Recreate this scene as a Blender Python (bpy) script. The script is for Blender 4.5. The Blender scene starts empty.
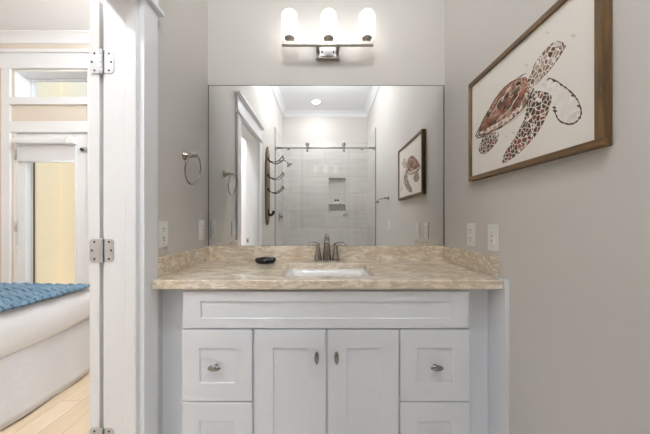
import bpy, bmesh, math, random
from mathutils import Vector, Matrix
R = math.radians
random.seed(7)
C = bpy.context.scene.collection
SC = bpy.context.scene

# ------------------------------------------------------------------ camera
# The camera stands at x=0, y=-1.73 and looks along +Y at the mirror wall (y=0).
F = 269.0; CAMZ = 1.16; CX = 324.5; HY = 220.5
cam_d = bpy.data.cameras.new('camera'); cam = bpy.data.objects.new('camera', cam_d); C.objects.link(cam)
cam.location = (0, -1.73, CAMZ); cam.rotation_euler = (R(90), 0, 0)
cam_d.sensor_width = 36; cam_d.lens = F / 650 * 36
cam_d.shift_x = (325 - CX) / 650; cam_d.shift_y = (HY - 217) / 650
cam_d.clip_start = 0.02
SC.camera = cam

# ------------------------------------------------------------------ world, sun, exposure
w = bpy.data.worlds.new('sky'); SC.world = w; w.use_nodes = True
bgn = w.node_tree.nodes['Background']
sky = w.node_tree.nodes.new('ShaderNodeTexSky'); sky.sky_type = 'HOSEK_WILKIE'
sky.sun_direction = Vector((.25, -.35, 1)).normalized(); sky.turbidity = 3
w.node_tree.links.new(sky.outputs[0], bgn.inputs[0]); bgn.inputs[1].default_value = 4.0
sun_d = bpy.data.lights.new('sun', 'SUN'); sun_d.energy = 2.2; sun_d.angle = R(3); sun_d.color = (1, .96, .9)
sun = bpy.data.objects.new('sun', sun_d); C.objects.link(sun); sun.location = (-3, -5, 9)
sun.rotation_euler = Vector((.25, -.35, 1)).to_track_quat('Z', 'Y').to_euler()
CAN_SHOWER = 2.0; FILL_BATH = 20.5; FILL_BED = 42.0; SHADE = 1.5
SC.view_settings.view_transform = 'Standard'; SC.view_settings.look = 'None'
SC.view_settings.gamma = 1; SC.view_settings.use_curve_mapping = False
SC.view_settings.exposure = 0.93
SC.cycles.max_bounces = 14; SC.cycles.diffuse_bounces = 8; SC.cycles.glossy_bounces = 6
SC.cycles.transparent_max_bounces = 12
SC.cycles.caustics_reflective = False; SC.cycles.caustics_refractive = False
SC.cycles.sample_clamp_indirect = 4.0

# ------------------------------------------------------------------ materials
def lin(c):
    return tuple(((v / 255) / 12.92 if v / 255 <= .04045 else ((v / 255 + .055) / 1.055) ** 2.4) for v in c) + (1,)
def new_mat(name):
    m = bpy.data.materials.new(name); m.use_nodes = True
    return m, m.node_tree, m.node_tree.nodes['Principled BSDF']
def nd(t, typ, **kw):
    n = t.nodes.new(typ)
    for k, v in kw.items(): setattr(n, k, v)
    return n
def ramp(t, stops, interp='LINEAR'):
    n = nd(t, 'ShaderNodeValToRGB'); e = n.color_ramp.elements; n.color_ramp.interpolation = interp
    while len(e) > 1: e.remove(e[-1])
    e[0].position = stops[0][0]; e[0].color = stops[0][1]
    for p, c in stops[1:]:
        x = e.new(p); x.color = c
    return n
def coords(t, scale=(1, 1, 1), rot=(0, 0, 0)):
    c = nd(t, 'ShaderNodeTexCoord'); m = nd(t, 'ShaderNodeMapping')
    m.inputs['Scale'].default_value = scale; m.inputs['Rotation'].default_value = rot
    t.links.new(c.outputs['Object'], m.inputs[0]); return m.outputs[0]
def noise(t, vec, scale, detail=4, rough=.55, dist=0):
    n = nd(t, 'ShaderNodeTexNoise'); n.inputs['Scale'].default_value = scale
    n.inputs['Detail'].default_value = detail; n.inputs['Roughness'].default_value = rough
    n.inputs['Distortion'].default_value = dist
    t.links.new(vec, n.inputs['Vector']); return n
def paint(name, c, rough=.6, var=.02, bump=.02, scale=90, metal=0, spec=.5):
    m, t, p = new_mat(name); v = coords(t); n = noise(t, v, scale)
    a = lin(c); r = ramp(t, [(.3, tuple(x * (1 - var) for x in a[:3]) + (1,)), (.7, tuple(min(1, x * (1 + var)) for x in a[:3]) + (1,))])
    t.links.new(n.outputs[0], r.inputs[0]); t.links.new(r.outputs[0], p.inputs['Base Color'])
    p.inputs['Roughness'].default_value = rough; p.inputs['Metallic'].default_value = metal
    p.inputs['Specular IOR Level'].default_value = spec
    if bump:
        b = nd(t, 'ShaderNodeBump'); b.inputs['Strength'].default_value = bump; b.inputs['Distance'].default_value = .01
        t.links.new(n.outputs[0], b.inputs['Height']); t.links.new(b.outputs[0], p.inputs['Normal'])
    return m
M = {}
M['wall'] = paint('wall_paint', (213, 209, 204), .75, .01, .03, 160, spec=.3)
M['bedwall'] = paint('bedroom_paint', (222, 212, 199), .8, .01, .03, 160, spec=.3)
M['ceiling'] = paint('ceiling_paint', (244, 245, 248), .8, .01, .02, spec=.3)
M['trim'] = paint('trim_paint', (238, 239, 241), .35, .008, .01, 60)
M['cabinet'] = paint('cabinet_paint', (233, 235, 239), .4, .008, .008, 60)
M['fixture'] = paint('light_fixture_nickel', (186, 180, 172), .36, .05, .02, 220, 1)
M['nickel'] = paint('brushed_nickel', (156, 150, 142), .24, .05, .02, 220, 1)
M['hinge'] = paint('satin_hinge_metal', (204, 204, 206), .42, .06, .03, 160, .6)
M['pull'] = paint('dark_satin_nickel', (156, 154, 152), .25, .05, .02, 220, 1)
M['chrome'] = paint('chrome', (182, 182, 182), .14, .02, 0, 200, 1)
M['screw'] = paint('screw_dark', (80, 80, 82), .4, .05, 0, 200, .6)
M['black'] = paint('black_ceramic', (14, 13, 13), .16, .1, 0, 60)
M['iron'] = paint('black_iron', (20, 18, 17), .65, .1, .05, 120, 0, .2)
M['porcelain'] = paint('white_porcelain', (240, 239, 236), .12, .005, 0, 40)
M['plastic'] = paint('white_plastic', (236, 236, 234), .35, .004, 0, 60)
M['slot'] = paint('outlet_slots', (70, 68, 66), .6, .02, 0, 60)
M['sheet'] = paint('white_cotton', (234, 238, 246), .9, .015, .15, 25, spec=.2)
M['skirt'] = paint('white_skirt_cotton', (226, 231, 242), .9, .015, .1, 60, spec=.2)
M['shadefab'] = paint('roller_fabric', (226, 226, 228), .9, .02, .1, 300, spec=.1)
M['stucco'] = paint('beige_stucco', (240, 226, 198), .9, .05, .3, 60, spec=.1)
M['bronze'] = paint('dark_bronze', (70, 62, 50), .5, .05, .02, 60, .5)
M['concrete'] = paint('balcony_concrete', (190, 184, 172), .9, .06, .1, 40)
M['paper'] = paint('cream_paper', (240, 234, 226), .85, .006, .03, 300, spec=.2)
M['towel_grey'] = paint('dark_cap', (40, 38, 38), .5, .02, 0, 60)

def wood(name, dark, light, axis='z', scale=1.0, rough=.45):
    m, t, p = new_mat(name)
    s = {'x': (1.2, 14, 14), 'y': (14, 1.2, 14), 'z': (14, 14, 1.2)}[axis]
    v = coords(t, tuple(k * scale for k in s)); n = noise(t, v, 5, 6, .6, .6)
    r = ramp(t, [(.3, lin(dark)), (.68, lin(light))])
    t.links.new(n.outputs[0], r.inputs[0]); t.links.new(r.outputs[0], p.inputs['Base Color'])
    p.inputs['Roughness'].default_value = rough
    b = nd(t, 'ShaderNodeBump'); b.inputs['Strength'].default_value = .12; b.inputs['Distance'].default_value = .01
    t.links.new(n.outputs[0], b.inputs['Height']); t.links.new(b.outputs[0], p.inputs['Normal'])
    return m
M['walnut_y'] = wood('walnut_frame_long', (70, 50, 26), (126, 94, 54), 'y')
M['walnut_z'] = wood('walnut_frame_upright', (70, 50, 26), (126, 94, 54), 'z')
M['board'] = wood('oiled_board', (78, 56, 36), (136, 106, 74), 'z')

def marble():
    m, t, p = new_mat('beige_marble')
    n1 = noise(t, coords(t, (1, 1.3, 1.3), (0, R(40), R(10))), 4.2, 9, .68, .5)
    n2 = noise(t, coords(t), 30, 8, .7, .6)
    n3 = noise(t, coords(t, (1, 1.6, 3.4), (0, R(40), R(12))), 6.5, 10, .72, .5)
    n4 = noise(t, coords(t, (1, 3.0, 5.0), (0, R(44), R(-8))), 5.0, 10, .74, .3)
    r1 = ramp(t, [(.3, lin((224, 211, 191))), (.45, lin((240, 230, 213))), (.58, lin((247, 240, 229))), (.75, lin((251, 248, 242)))])
    r2 = ramp(t, [(.32, lin((240, 230, 214))), (.52, lin((250, 244, 234))), (.7, lin((255, 254, 250)))])
    r3 = ramp(t, [(.44, (0, 0, 0, 1)), (.49, (1, 1, 1, 1)), (.51, (.7, .7, .7, 1)), (.57, (0, 0, 0, 1))])
    r4 = ramp(t, [(.5, (0, 0, 0, 1)), (.68, (1, 1, 1, 1))])
    for a_, b_ in ((n1, r1), (n2, r2), (n3, r3), (n4, r4)): t.links.new(a_.outputs[0], b_.inputs[0])
    mul = nd(t, 'ShaderNodeMix', data_type='RGBA', blend_type='MULTIPLY'); mul.inputs[0].default_value = .6
    t.links.new(r1.outputs[0], mul.inputs[6]); t.links.new(r2.outputs[0], mul.inputs[7])
    src = mul.outputs[2]
    for rr, amt, col in ((r4, .4, (190, 168, 142)), (r3, .5, (152, 126, 98))):
        vm = nd(t, 'ShaderNodeMix', data_type='RGBA'); mm = nd(t, 'ShaderNodeMath', operation='MULTIPLY'); mm.inputs[1].default_value = amt
        t.links.new(rr.outputs[0], mm.inputs[0]); t.links.new(mm.outputs[0], vm.inputs[0])
        t.links.new(src, vm.inputs[6]); vm.inputs[7].default_value = lin(col); src = vm.outputs[2]
    t.links.new(src, p.inputs['Base Color']); p.inputs['Roughness'].default_value = .07
    return m
M['marble'] = marble()

def tile(name, c1, c2, grout, bw, rh, streak=True, rough=.18, floor=False):
    m, t, p = new_mat(name)
    c = nd(t, 'ShaderNodeTexCoord'); s = nd(t, 'ShaderNodeSeparateXYZ'); t.links.new(c.outputs['Object'], s.inputs[0])
    a = nd(t, 'ShaderNodeMath', operation='ADD'); cb = nd(t, 'ShaderNodeCombineXYZ')
    t.links.new(s.outputs[0], a.inputs[0])
    if floor:
        a.inputs[1].default_value = 0; t.links.new(s.outputs[1], cb.inputs[1])
    else:
        t.links.new(s.outputs[1], a.inputs[1]); t.links.new(s.outputs[2], cb.inputs[1])
    t.links.new(a.outputs[0], cb.inputs[0])
    b = nd(t, 'ShaderNodeTexBrick'); b.offset = .5
    b.inputs['Scale'].default_value = 1; b.inputs['Brick Width'].default_value = bw; b.inputs['Row Height'].default_value = rh
    b.inputs['Mortar Size'].default_value = .0022; b.inputs['Mortar Smooth'].default_value = .1
    b.inputs['Color1'].default_value = lin(c1); b.inputs['Color2'].default_value = lin(c2); b.inputs['Mortar'].default_value = lin(grout)
    mp = nd(t, 'ShaderNodeMapping'); mp.inputs['Location'].default_value = (.1, -.12, 0)
    t.links.new(cb.outputs[0], mp.inputs[0]); t.links.new(mp.outputs[0], b.inputs['Vector'])
    m2 = nd(t, 'ShaderNodeMapping'); m2.inputs['Scale'].default_value = (1.0, 9, 1)
    t.links.new(cb.outputs[0], m2.inputs[0]); n = noise(t, m2.outputs[0], 2.2, 6, .6, .5)
    r = ramp(t, [(.3, (.84, .835, .83, 1)), (.65, (1, 1, 1, 1))]); t.links.new(n.outputs[0], r.inputs[0])
    x = nd(t, 'ShaderNodeMix', data_type='RGBA', blend_type='MULTIPLY'); x.inputs[0].default_value = .8 if streak else .2
    t.links.new(b.outputs['Color'], x.inputs[6]); t.links.new(r.outputs[0], x.inputs[7])
    t.links.new(x.outputs[2], p.inputs['Base Color']); p.inputs['Roughness'].default_value = rough
    bp = nd(t, 'ShaderNodeBump', invert=True); bp.inputs['Strength'].default_value = .4; bp.inputs['Distance'].default_value = .002
    t.links.new(b.outputs['Fac'], bp.inputs['Height']); t.links.new(bp.outputs[0], p.inputs['Normal'])
    return m
M['tile'] = tile('shower_tile', (228, 225, 221), (218, 215, 211), (188, 185, 181), .61, .305)
M['floortile'] = tile('floor_tile', (236, 234, 230), (230, 228, 224), (206, 203, 198), .6, .3, False, .35, True)

def oak():
    m, t, p = new_mat('oak_floor')
    v = coords(t, (1, 1, 1), (0, 0, R(90)))
    b = nd(t, 'ShaderNodeTexBrick'); b.offset = .37
    b.inputs['Scale'].default_value = 1; b.inputs['Brick Width'].default_value = 1.3; b.inputs['Row Height'].default_value = .13
    b.inputs['Mortar Size'].default_value = .0015
    b.inputs['Color1'].default_value = lin((232, 214, 190)); b.inputs['Color2'].default_value = lin((222, 202, 176)); b.inputs['Mortar'].default_value = lin((170, 144, 114))
    t.links.new(v, b.inputs['Vector'])
    n = noise(t, coords(t, (18, 1.4, 1)), 3, 6, .6, .4); r = ramp(t, [(.3, (.86, .84, .8, 1)), (.7, (1, 1, 1, 1))]); t.links.new(n.outputs[0], r.inputs[0])
    x = nd(t, 'ShaderNodeMix', data_type='RGBA', blend_type='MULTIPLY'); x.inputs[0].default_value = 1
    t.links.new(b.outputs['Color'], x.inputs[6]); t.links.new(r.outputs[0], x.inputs[7]); t.links.new(x.outputs[2], p.inputs['Base Color'])
    p.inputs['Roughness'].default_value = .4
    return m
M['oak'] = oak()

def quiltmat():
    m, t, p = new_mat('blue_quilt_cloth')
    n = noise(t, coords(t, (1, 1, 1)), 60, 5, .6); n2 = noise(t, coords(t, (1, 1, 1)), 9, 3)
    r = ramp(t, [(.3, lin((84, 110, 130))), (.55, lin((110, 138, 158))), (.75, lin((150, 172, 188)))])
    ad = nd(t, 'ShaderNodeMix', data_type='RGBA'); ad.inputs[0].default_value = .4
    t.links.new(n.outputs[0], ad.inputs[6]); t.links.new(n2.outputs[0], ad.inputs[7]); t.links.new(ad.outputs[2], r.inputs[0])
    t.links.new(r.outputs[0], p.inputs['Base Color']); p.inputs['Roughness'].default_value = .95
    b = nd(t, 'ShaderNodeBump'); b.inputs['Strength'].default_value = .2; b.inputs['Distance'].default_value = .01
    t.links.new(n.outputs[0], b.inputs['Height']); t.links.new(b.outputs[0], p.inputs['Normal'])
    return m
M['quilt'] = quiltmat()
M['valley_shade'] = paint('painted_valley_shade', (58, 84, 106), .95, .1, .1, 200, spec=.1)  # darker blue that paints the shade between quilt ridges

def glassmat(name, tint=(.992, .995, .993, 1), ior=1.65):
    m = bpy.data.materials.new(name); m.use_nodes = True; t = m.node_tree; t.nodes.clear()
    o = nd(t, 'ShaderNodeOutputMaterial'); tr = nd(t, 'ShaderNodeBsdfTransparent'); tr.inputs[0].default_value = tint
    g = nd(t, 'ShaderNodeBsdfGlossy'); g.inputs['Roughness'].default_value = 0.01
    f = nd(t, 'ShaderNodeFresnel'); f.inputs[0].default_value = ior; x = nd(t, 'ShaderNodeMixShader')
    ge = nd(t, 'ShaderNodeNewGeometry'); sb = nd(t, 'ShaderNodeMath', operation='SUBTRACT'); sb.inputs[0].default_value = 1   # the far face of a pane does not reflect again
    ml = nd(t, 'ShaderNodeMath', operation='MULTIPLY'); t.links.new(ge.outputs['Backfacing'], sb.inputs[1])
    t.links.new(f.outputs[0], ml.inputs[0]); t.links.new(sb.outputs[0], ml.inputs[1])
    t.links.new(ml.outputs[0], x.inputs[0]); t.links.new(tr.outputs[0], x.inputs[1]); t.links.new(g.outputs[0], x.inputs[2])
    t.links.new(x.outputs[0], o.inputs[0]); return m
M['glass'] = glassmat('clear_glass')
def mirrormat():
    m, t, p = new_mat('mirror_silver'); p.inputs['Base Color'].default_value = (.93, .94, .935, 1)
    p.inputs['Metallic'].default_value = 1; p.inputs['Roughness'].default_value = 0.0
    return m
M['mirror'] = mirrormat()
M['mirroredge'] = paint('mirror_edge', (96, 94, 90), .3, .02, 0, 60, .3)
def emit(name, c, s):
    m, t, p = new_mat(name); p.inputs['Base Color'].default_value = (.9, .9, .88, 1)
    p.inputs['Emission Color'].default_value = c; p.inputs['Emission Strength'].default_value = s
    p.inputs['Roughness'].default_value = .25; return m
M['opal'] = emit('lit_opal_glass', (1, .985, .965, 1), SHADE)
M['lens'] = emit('lit_lens', (1, .97, .93, 1), 8)

# turtle print inks
def scales(name, cols, line, scale, edge=.09, lined=True):
    m, t, p = new_mat(name)
    v = coords(t, (1, 1, 1)); dn = noise(t, v, 40, 3)
    a = nd(t, 'ShaderNodeVectorMath', operation='MULTIPLY_ADD'); a.inputs[1].default_value = (.012, .012, .012)
    t.links.new(dn.outputs['Color'], a.inputs[0]); t.links.new(v, a.inputs[2])
    vo = nd(t, 'ShaderNodeTexVoronoi'); vo.inputs['Scale'].default_value = scale
    ve = nd(t, 'ShaderNodeTexVoronoi', feature='DISTANCE_TO_EDGE'); ve.inputs['Scale'].default_value = scale
    t.links.new(a.outputs[0], vo.inputs['Vector']); t.links.new(a.outputs[0], ve.inputs['Vector'])
    sp = nd(t, 'ShaderNodeSeparateColor'); t.links.new(vo.outputs['Color'], sp.inputs[0])
    n2 = noise(t, v, 30, 5, .65)
    mx = nd(t, 'ShaderNodeMix', data_type='FLOAT'); mx.inputs[0].default_value = .5 if lined else .8
    t.links.new(sp.outputs[0], mx.inputs[2]); t.links.new(n2.outputs[0], mx.inputs[3])
    k = len(cols); r = ramp(t, [((.22 + .56 * i / (k - 1)) if lined else (.36 + .28 * i / (k - 1)), lin(c)) for i, c in enumerate(cols)]); t.links.new(mx.outputs[0], r.inputs[0])
    re = ramp(t, [(edge * .6, (1, 1, 1, 1)), (edge, (0, 0, 0, 1))]); t.links.new(ve.outputs['Distance'], re.inputs[0])
    x = nd(t, 'ShaderNodeMix', data_type='RGBA'); x.inputs[7].default_value = lin(line)
    if lined: t.links.new(re.outputs[0], x.inputs[0])
    else: x.inputs[0].default_value = 0
    t.links.new(r.outputs[0], x.inputs[6]); t.links.new(x.outputs[2], p.inputs['Base Color']); p.inputs['Roughness'].default_value = .85
    return m
M['ink_flipper'] = scales('ink_flipper', [(52, 44, 34), (104, 72, 58), (76, 76, 52), (150, 84, 70), (60, 52, 40)], (238, 230, 220), 56, .085)
M['ink_head'] = scales('ink_head', [(96, 68, 56), (176, 150, 130), (120, 90, 76), (206, 190, 174)], (240, 232, 222), 55, .1)
M['ink_shell'] = scales('ink_shell', [(58, 46, 36), (116, 62, 52), (112, 90, 62), (170, 104, 88), (120, 84, 58), (214, 180, 158), (150, 78, 66)], (200, 180, 160), 16, .03, False)
M['ink_pale'] = scales('ink_pale', [(222, 216, 210), (242, 238, 232), (232, 224, 216), (246, 242, 238)], (240, 232, 222), 12, .03, False)
M['ink_scute'] = scales('ink_scute', [(150, 96, 82), (204, 176, 152), (96, 74, 58), (224, 204, 184)], (238, 228, 216), 34, .1)
M['ink_edge'] = scales('ink_edge', [(40, 32, 28), (110, 90, 70), (70, 54, 44)], (240, 232, 222), 60, .03, False)
M['ink_wash'] = paint('ink_wash', (222, 214, 200), .85, .03, 0, 90)

# ------------------------------------------------------------------ mesh helpers
class MB:
    def __init__(s): s.bm = bmesh.new()
    def box(s, x0, x1, y0, y1, z0, z1, mi=0):
        v = [s.bm.verts.new(p) for p in ((x0, y0, z0), (x1, y0, z0), (x1, y1, z0), (x0, y1, z0), (x0, y0, z1), (x1, y0, z1), (x1, y1, z1), (x0, y1, z1))]
        for f in ((0, 3, 2, 1), (4, 5, 6, 7), (0, 1, 5, 4), (1, 2, 6, 5), (2, 3, 7, 6), (3, 0, 4, 7)):
            s.bm.faces.new([v[i] for i in f]).material_index = mi
        return s
    def prism(s, pts, d, mi=0):      # planar polygon (3-D points) pushed along the vector d
        d = Vector(d); a = [s.bm.verts.new(p) for p in pts]; b = [s.bm.verts.new(Vector(p) + d) for p in pts]
        n = len(pts); s.bm.faces.new(a[::-1]).material_index = mi; s.bm.faces.new(b).material_index = mi
        for i in range(n):
            s.bm.faces.new([a[i], a[(i + 1) % n], b[(i + 1) % n], b[i]]).material_index = mi
        return s
    def tube(s, pts, r, n=12, closed=False, mi=0, flat=1.0):
        pts = [Vector(p) for p in pts]; k = len(pts); rs = r if isinstance(r, (list, tuple)) else [r] * k
        rings = []; up = None
        for i, p in enumerate(pts):
            if closed: tg = (pts[(i + 1) % k] - pts[i - 1]).normalized()
            else: tg = (pts[min(i + 1, k - 1)] - pts[max(i - 1, 0)]).normalized()
            if up is None: up = Vector((0, 0, 1)) if abs(tg.z) < .9 else Vector((0, 1, 0))
            sd = tg.cross(up).normalized(); up = sd.cross(tg).normalized()
            rings.append([s.bm.verts.new(p + (sd * math.cos(2 * math.pi * j / n) + up * math.sin(2 * math.pi * j / n) * flat) * rs[i]) for j in range(n)])
        for i in range(k if closed else k - 1):
            a, b = rings[i], rings[(i + 1) % k]
            for j in range(n):
                f = s.bm.faces.new([a[j], a[(j + 1) % n], b[(j + 1) % n], b[j]]); f.smooth = True; f.material_index = mi
        if not closed:
            s.bm.faces.new(rings[0][::-1]).material_index = mi; s.bm.faces.new(rings[-1]).material_index = mi
        return s
    def lathe(s, prof, c=(0, 0, 0), axis='z', n=32, sx=1, sy=1, mi=0, smooth=True):
        # prof = [(radius, height)...]; axis z up, y = along +y, x = along +x
        c = Vector(c); rings = []
        def P(r, h, a):
            u, v = r * math.cos(a) * sx, r * math.sin(a) * sy
            return c + Vector({'z': (u, v, h), 'y': (u, h, v), 'x': (h, u, v)}[axis])
        for r, h in prof:
            if r < 1e-6: rings.append([s.bm.verts.new(P(0, h, 0))])
            else: rings.append([s.bm.verts.new(P(r, h, 2 * math.pi * j / n)) for j in range(n)])
        for a, b in zip(rings, rings[1:]):
            for j in range(n):
                j2 = (j + 1) % n
                vs = [a[0], b[j2], b[j]] if len(a) == 1 else ([a[j], a[j2], b[0]] if len(b) == 1 else [a[j], a[j2], b[j2], b[j]])
                if len(a) == 1 and len(b) == 1: continue
                f = s.bm.faces.new(vs); f.smooth = smooth; f.material_index = mi
        if len(rings[0]) > 1 and prof[0] != prof[-1]: s.bm.faces.new(rings[0][::-1]).material_index = mi
        if len(rings[-1]) > 1 and prof[0] != prof[-1]: s.bm.faces.new(rings[-1]).material_index = mi
        return s
    def shaker(s, x0, x1, z0, z1, yf, th, mx, mz, rec):
        def L(a0, a1, b0, b1, y): return [s.bm.verts.new(p) for p in ((a0, y, b0), (a1, y, b0), (a1, y, b1), (a0, y, b1))]
        O = L(x0, x1, z0, z1, yf); I = L(x0 + mx, x1 - mx, z0 + mz, z1 - mz, yf)
        Q = L(x0 + mx, x1 - mx, z0 + mz, z1 - mz, yf + rec); B = L(x0, x1, z0, z1, yf + th)
        for a, b in ((O, I), (I, Q), (B, O)):
            for i in range(4): s.bm.faces.new([a[i], a[(i + 1) % 4], b[(i + 1) % 4], b[i]])
        s.bm.faces.new(Q); s.bm.faces.new(B[::-1]); return s
    def build(s, name, mats, parent=None, bevel=0, seg=2, subsurf=0, smooth=False):
        bmesh.ops.recalc_face_normals(s.bm, faces=s.bm.faces[:])
        if smooth:
            for f in s.bm.faces: f.smooth = True
        me = bpy.data.meshes.new(name); s.bm.to_mesh(me); s.bm.free()
        for m in (mats if isinstance(mats, (list, tuple)) else [mats]): me.materials.append(M[m])
        o = bpy.data.objects.new(name, me); C.objects.link(o)
        if bevel:
            b = o.modifiers.new('bevel', 'BEVEL'); b.width = bevel; b.segments = seg; b.limit_method = 'ANGLE'; b.angle_limit = R(35)
        if subsurf:
            q = o.modifiers.new('subsurf', 'SUBSURF'); q.levels = subsurf; q.render_levels = subsurf
        if parent is not None: adopt(o, parent)
        return o
def wloc(o):
    v = Vector(o.location) if o.type == 'EMPTY' else Vector((0, 0, 0))
    return v
def adopt(o, parent):                 # meshes are modelled in world coordinates
    o.parent = parent; o.matrix_parent_inverse = Matrix.Translation(-wloc(parent))
def tag(o, label, cat, group=None):
    o['label'] = label; o['category'] = cat
    if group: o['group'] = group
    return o
def thing(name, label, cat, loc, group=None):
    o = bpy.data.objects.new(name, None); C.objects.link(o); o.location = loc; o.empty_display_size = .05
    return tag(o, label, cat, group)
def struct(name, mb, mats, bevel=0, label=None):
    o = mb.build(name, mats, None, bevel); o['kind'] = 'structure'
    if label: o['label'] = label
    return o
def copy_tree(o, parent=None):
    c = o.copy(); C.objects.link(c)
    if parent is not None: c.parent = parent
    for ch in list(o.children): copy_tree(ch, c)
    return c

# ------------------------------------------------------------------ measured room
XL, XR = -.75, .775          # bathroom side walls
YR = -3.15                   # wall at the far end of the shower
ZC = 3.12                    # bathroom ceiling
XB = -.89                    # bedroom side of the partition
YD0, YD1 = -.648, -1.32      # doorway
ZD = 2.058
BX0, BY0, BY1, BZ = -4.5, -2.9, 1.01, 3.05   # bedroom

# floors and ceilings
struct('floor', MB().box(XB, XR + .12, YR - .2, .12, -.1, 0), 'floortile')
struct('floor_bedroom', MB().box(BX0 - .12, XB, BY0 - .12, BY1 + .18, -.1, 0), 'oak')
struct('ceiling', MB().box(XB + .01, XR + .12, YR - .2, .12, ZC, ZC + .1), 'ceiling')
struct('ceiling_bedroom', MB().box(BX0 - .12, XB, BY0 - .12, BY1 + .18, BZ, BZ + .17), 'ceiling')
# walls
struct('wall_back', MB().box(XL, XR + .12, 0, .12, 0, ZC), 'wall')
struct('wall_right', MB().box(XR, XR + .12, YR, 0, 0, ZC), 'wall')
NX0, NX1, NZ0, NZ1 = .074, .38, 1.336, 1.93
mb = MB().box(XL, XR + .12, YR - .2, YR - .105, 0, ZC)
mb.box(XL, NX0 - .012, YR - .105, YR, 0, ZC).box(NX1 + .012, XR + .12, YR - .105, YR, 0, ZC)
mb.box(NX0 - .012, NX1 + .012, YR - .105, YR, 0, NZ0 - .012).box(NX0 - .012, NX1 + .012, YR - .105, YR, NZ1 + .012, ZC)
struct('wall_rear', mb, 'wall')
# partition: bathroom skin and bedroom skin with the doorway
for nm, a, b, m_, y0, y1, zt in (('wall_left', XL - .07, XL, 'wall', YR - .2, 0, ZC), ('wall_bedroom_right', XB, XL - .07, 'bedwall', BY0, BY1, BZ)):
    mb = MB().box(a, b, YD0 + .02, y1, 0, zt).box(a, b, y0, YD1 - .02, 0, zt).box(a, b, YD1 - .02, YD0 + .02, ZD + .02, zt)
    struct(nm, mb, m_)
struct('wall_bedroom_left', MB().box(BX0 - .12, BX0, BY0, BY1, 0, BZ), 'bedwall')
struct('wall_bedroom_near', MB().box(BX0 - .12, XB, BY0 - .12, BY0, 0, BZ), 'bedwall')
EX0, EX1 = -3.163, -2.38     # exterior door opening
TZ0, TZ1 = 2.40, 2.69        # transom opening
mb = MB().box(BX0 - .12, EX0, BY1, BY1 + .18, 0, BZ).box(EX1, XL, BY1, BY1 + .18, 0, BZ)
mb.box(EX0, EX1, BY1, BY1 + .18, TZ1, BZ).box(EX0, EX1, BY1, BY1 + .18, 2.06, TZ0)
struct('wall_bedroom_back', mb, 'bedwall')

# crown mouldings
def crown(mb, p0, p1, inward, z, h=.085, dpt=.07):
    p0, p1, n = Vector(p0), Vector(p1), Vector(inward)
    prof = [(0, 0), (0, -h), (.012, -h), (.016, -h + .014), (dpt * .45, -h * .45), (dpt - .01, -.016), (dpt, -.012), (dpt, 0)]
    mb.prism([p0 + n * a + Vector((0, 0, z + b)) for a, b in prof], p1 - p0)
for i, (a, b, n) in enumerate((((XL, YR, 0), (XL, 0, 0), (1, 0, 0)), ((XR, YR, 0), (XR, 0, 0), (-1, 0, 0)),
                               ((XL, YR, 0), (XR, YR, 0), (0, 1, 0)), ((XL, 0, 0), (XR, 0, 0), (0, -1, 0)))):
    mb = MB(); crown(mb, a, b, n, ZC); struct('trim_%d' % (i + 1), mb, 'trim')
mb = MB(); crown(mb, (BX0, BY1, 0), (XB, BY1, 0), (0, -1, 0), BZ, .092); struct('trim_5', mb, 'trim')
# baseboards
struct('baseboard_right', MB().box(XR - .015, XR, -2.3, -.62, 0, .13), 'trim', .004)
struct('baseboard_left', MB().box(XL, XL + .015, -2.3, -1.43, 0, .13), 'trim', .004)
struct('baseboard_bedroom', MB().box(BX0, EX0 - .11, BY1 - .015, BY1, 0, .13), 'trim', .004)

# doorway lining with stop, casing with head and cap
mb = MB().box(XB, XL, YD0, YD0 + .02, 0, ZD).box(XB, XL, YD1 - .02, YD1, 0, ZD).box(XB, XL, YD1 - .02, YD0 + .02, ZD, ZD + .02)
struct('trim_6', mb, 'trim', .002)
mb = MB().box(-.795, XL - .0005, YD0 - .011, YD0 - .0002, 0, ZD).box(-.795, XL - .0005, YD1 + .0002, YD1 + .011, 0, ZD).box(-.795, XL - .0005, YD1 + .011, YD0 - .011, ZD - .011, ZD - .0002)
struct('trim_15', mb, 'trim', .005)
CT = .021
mb = MB().box(XL, XL + CT, YD0 + .006, -.552, 0, 2.065).box(XL, XL + CT, -1.416, YD1 - .006, 0, 2.065)
struct('trim_7', mb, 'trim', .002)
mb = MB().box(XL, XL + CT + .018, -1.436, -.532, 2.065, 2.083).box(XL, XL + CT + .001, -1.42, -.548, 2.083, 2.215)
mb.box(XL, XL + CT + .012, -1.43, -.538, 2.215, 2.222).box(XL, XL + CT + .03, -1.45, -.518, 2.222, 2.24)
struct('trim_8', mb, 'trim', .002)
# strike plate on the latch-side lining
o = MB().box(-.884, -.852, YD1, YD1 + .0025, .905, .965).box(-.874, -.862, YD1 + .0024, YD1 + .003, .925, .945, 1).build('strike_plate', ['hinge', 'slot'], None, .0008)
tag(o, 'small metal strike plate on the white door lining, seen in the mirror', 'strike plate')

# ------------------------------------------------------------------ bathroom door folded back flat on the bedroom side
door = MB().shaker(-.68, .0, .012, 2.05, 0, .04, .11, .13, .008)
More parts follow.
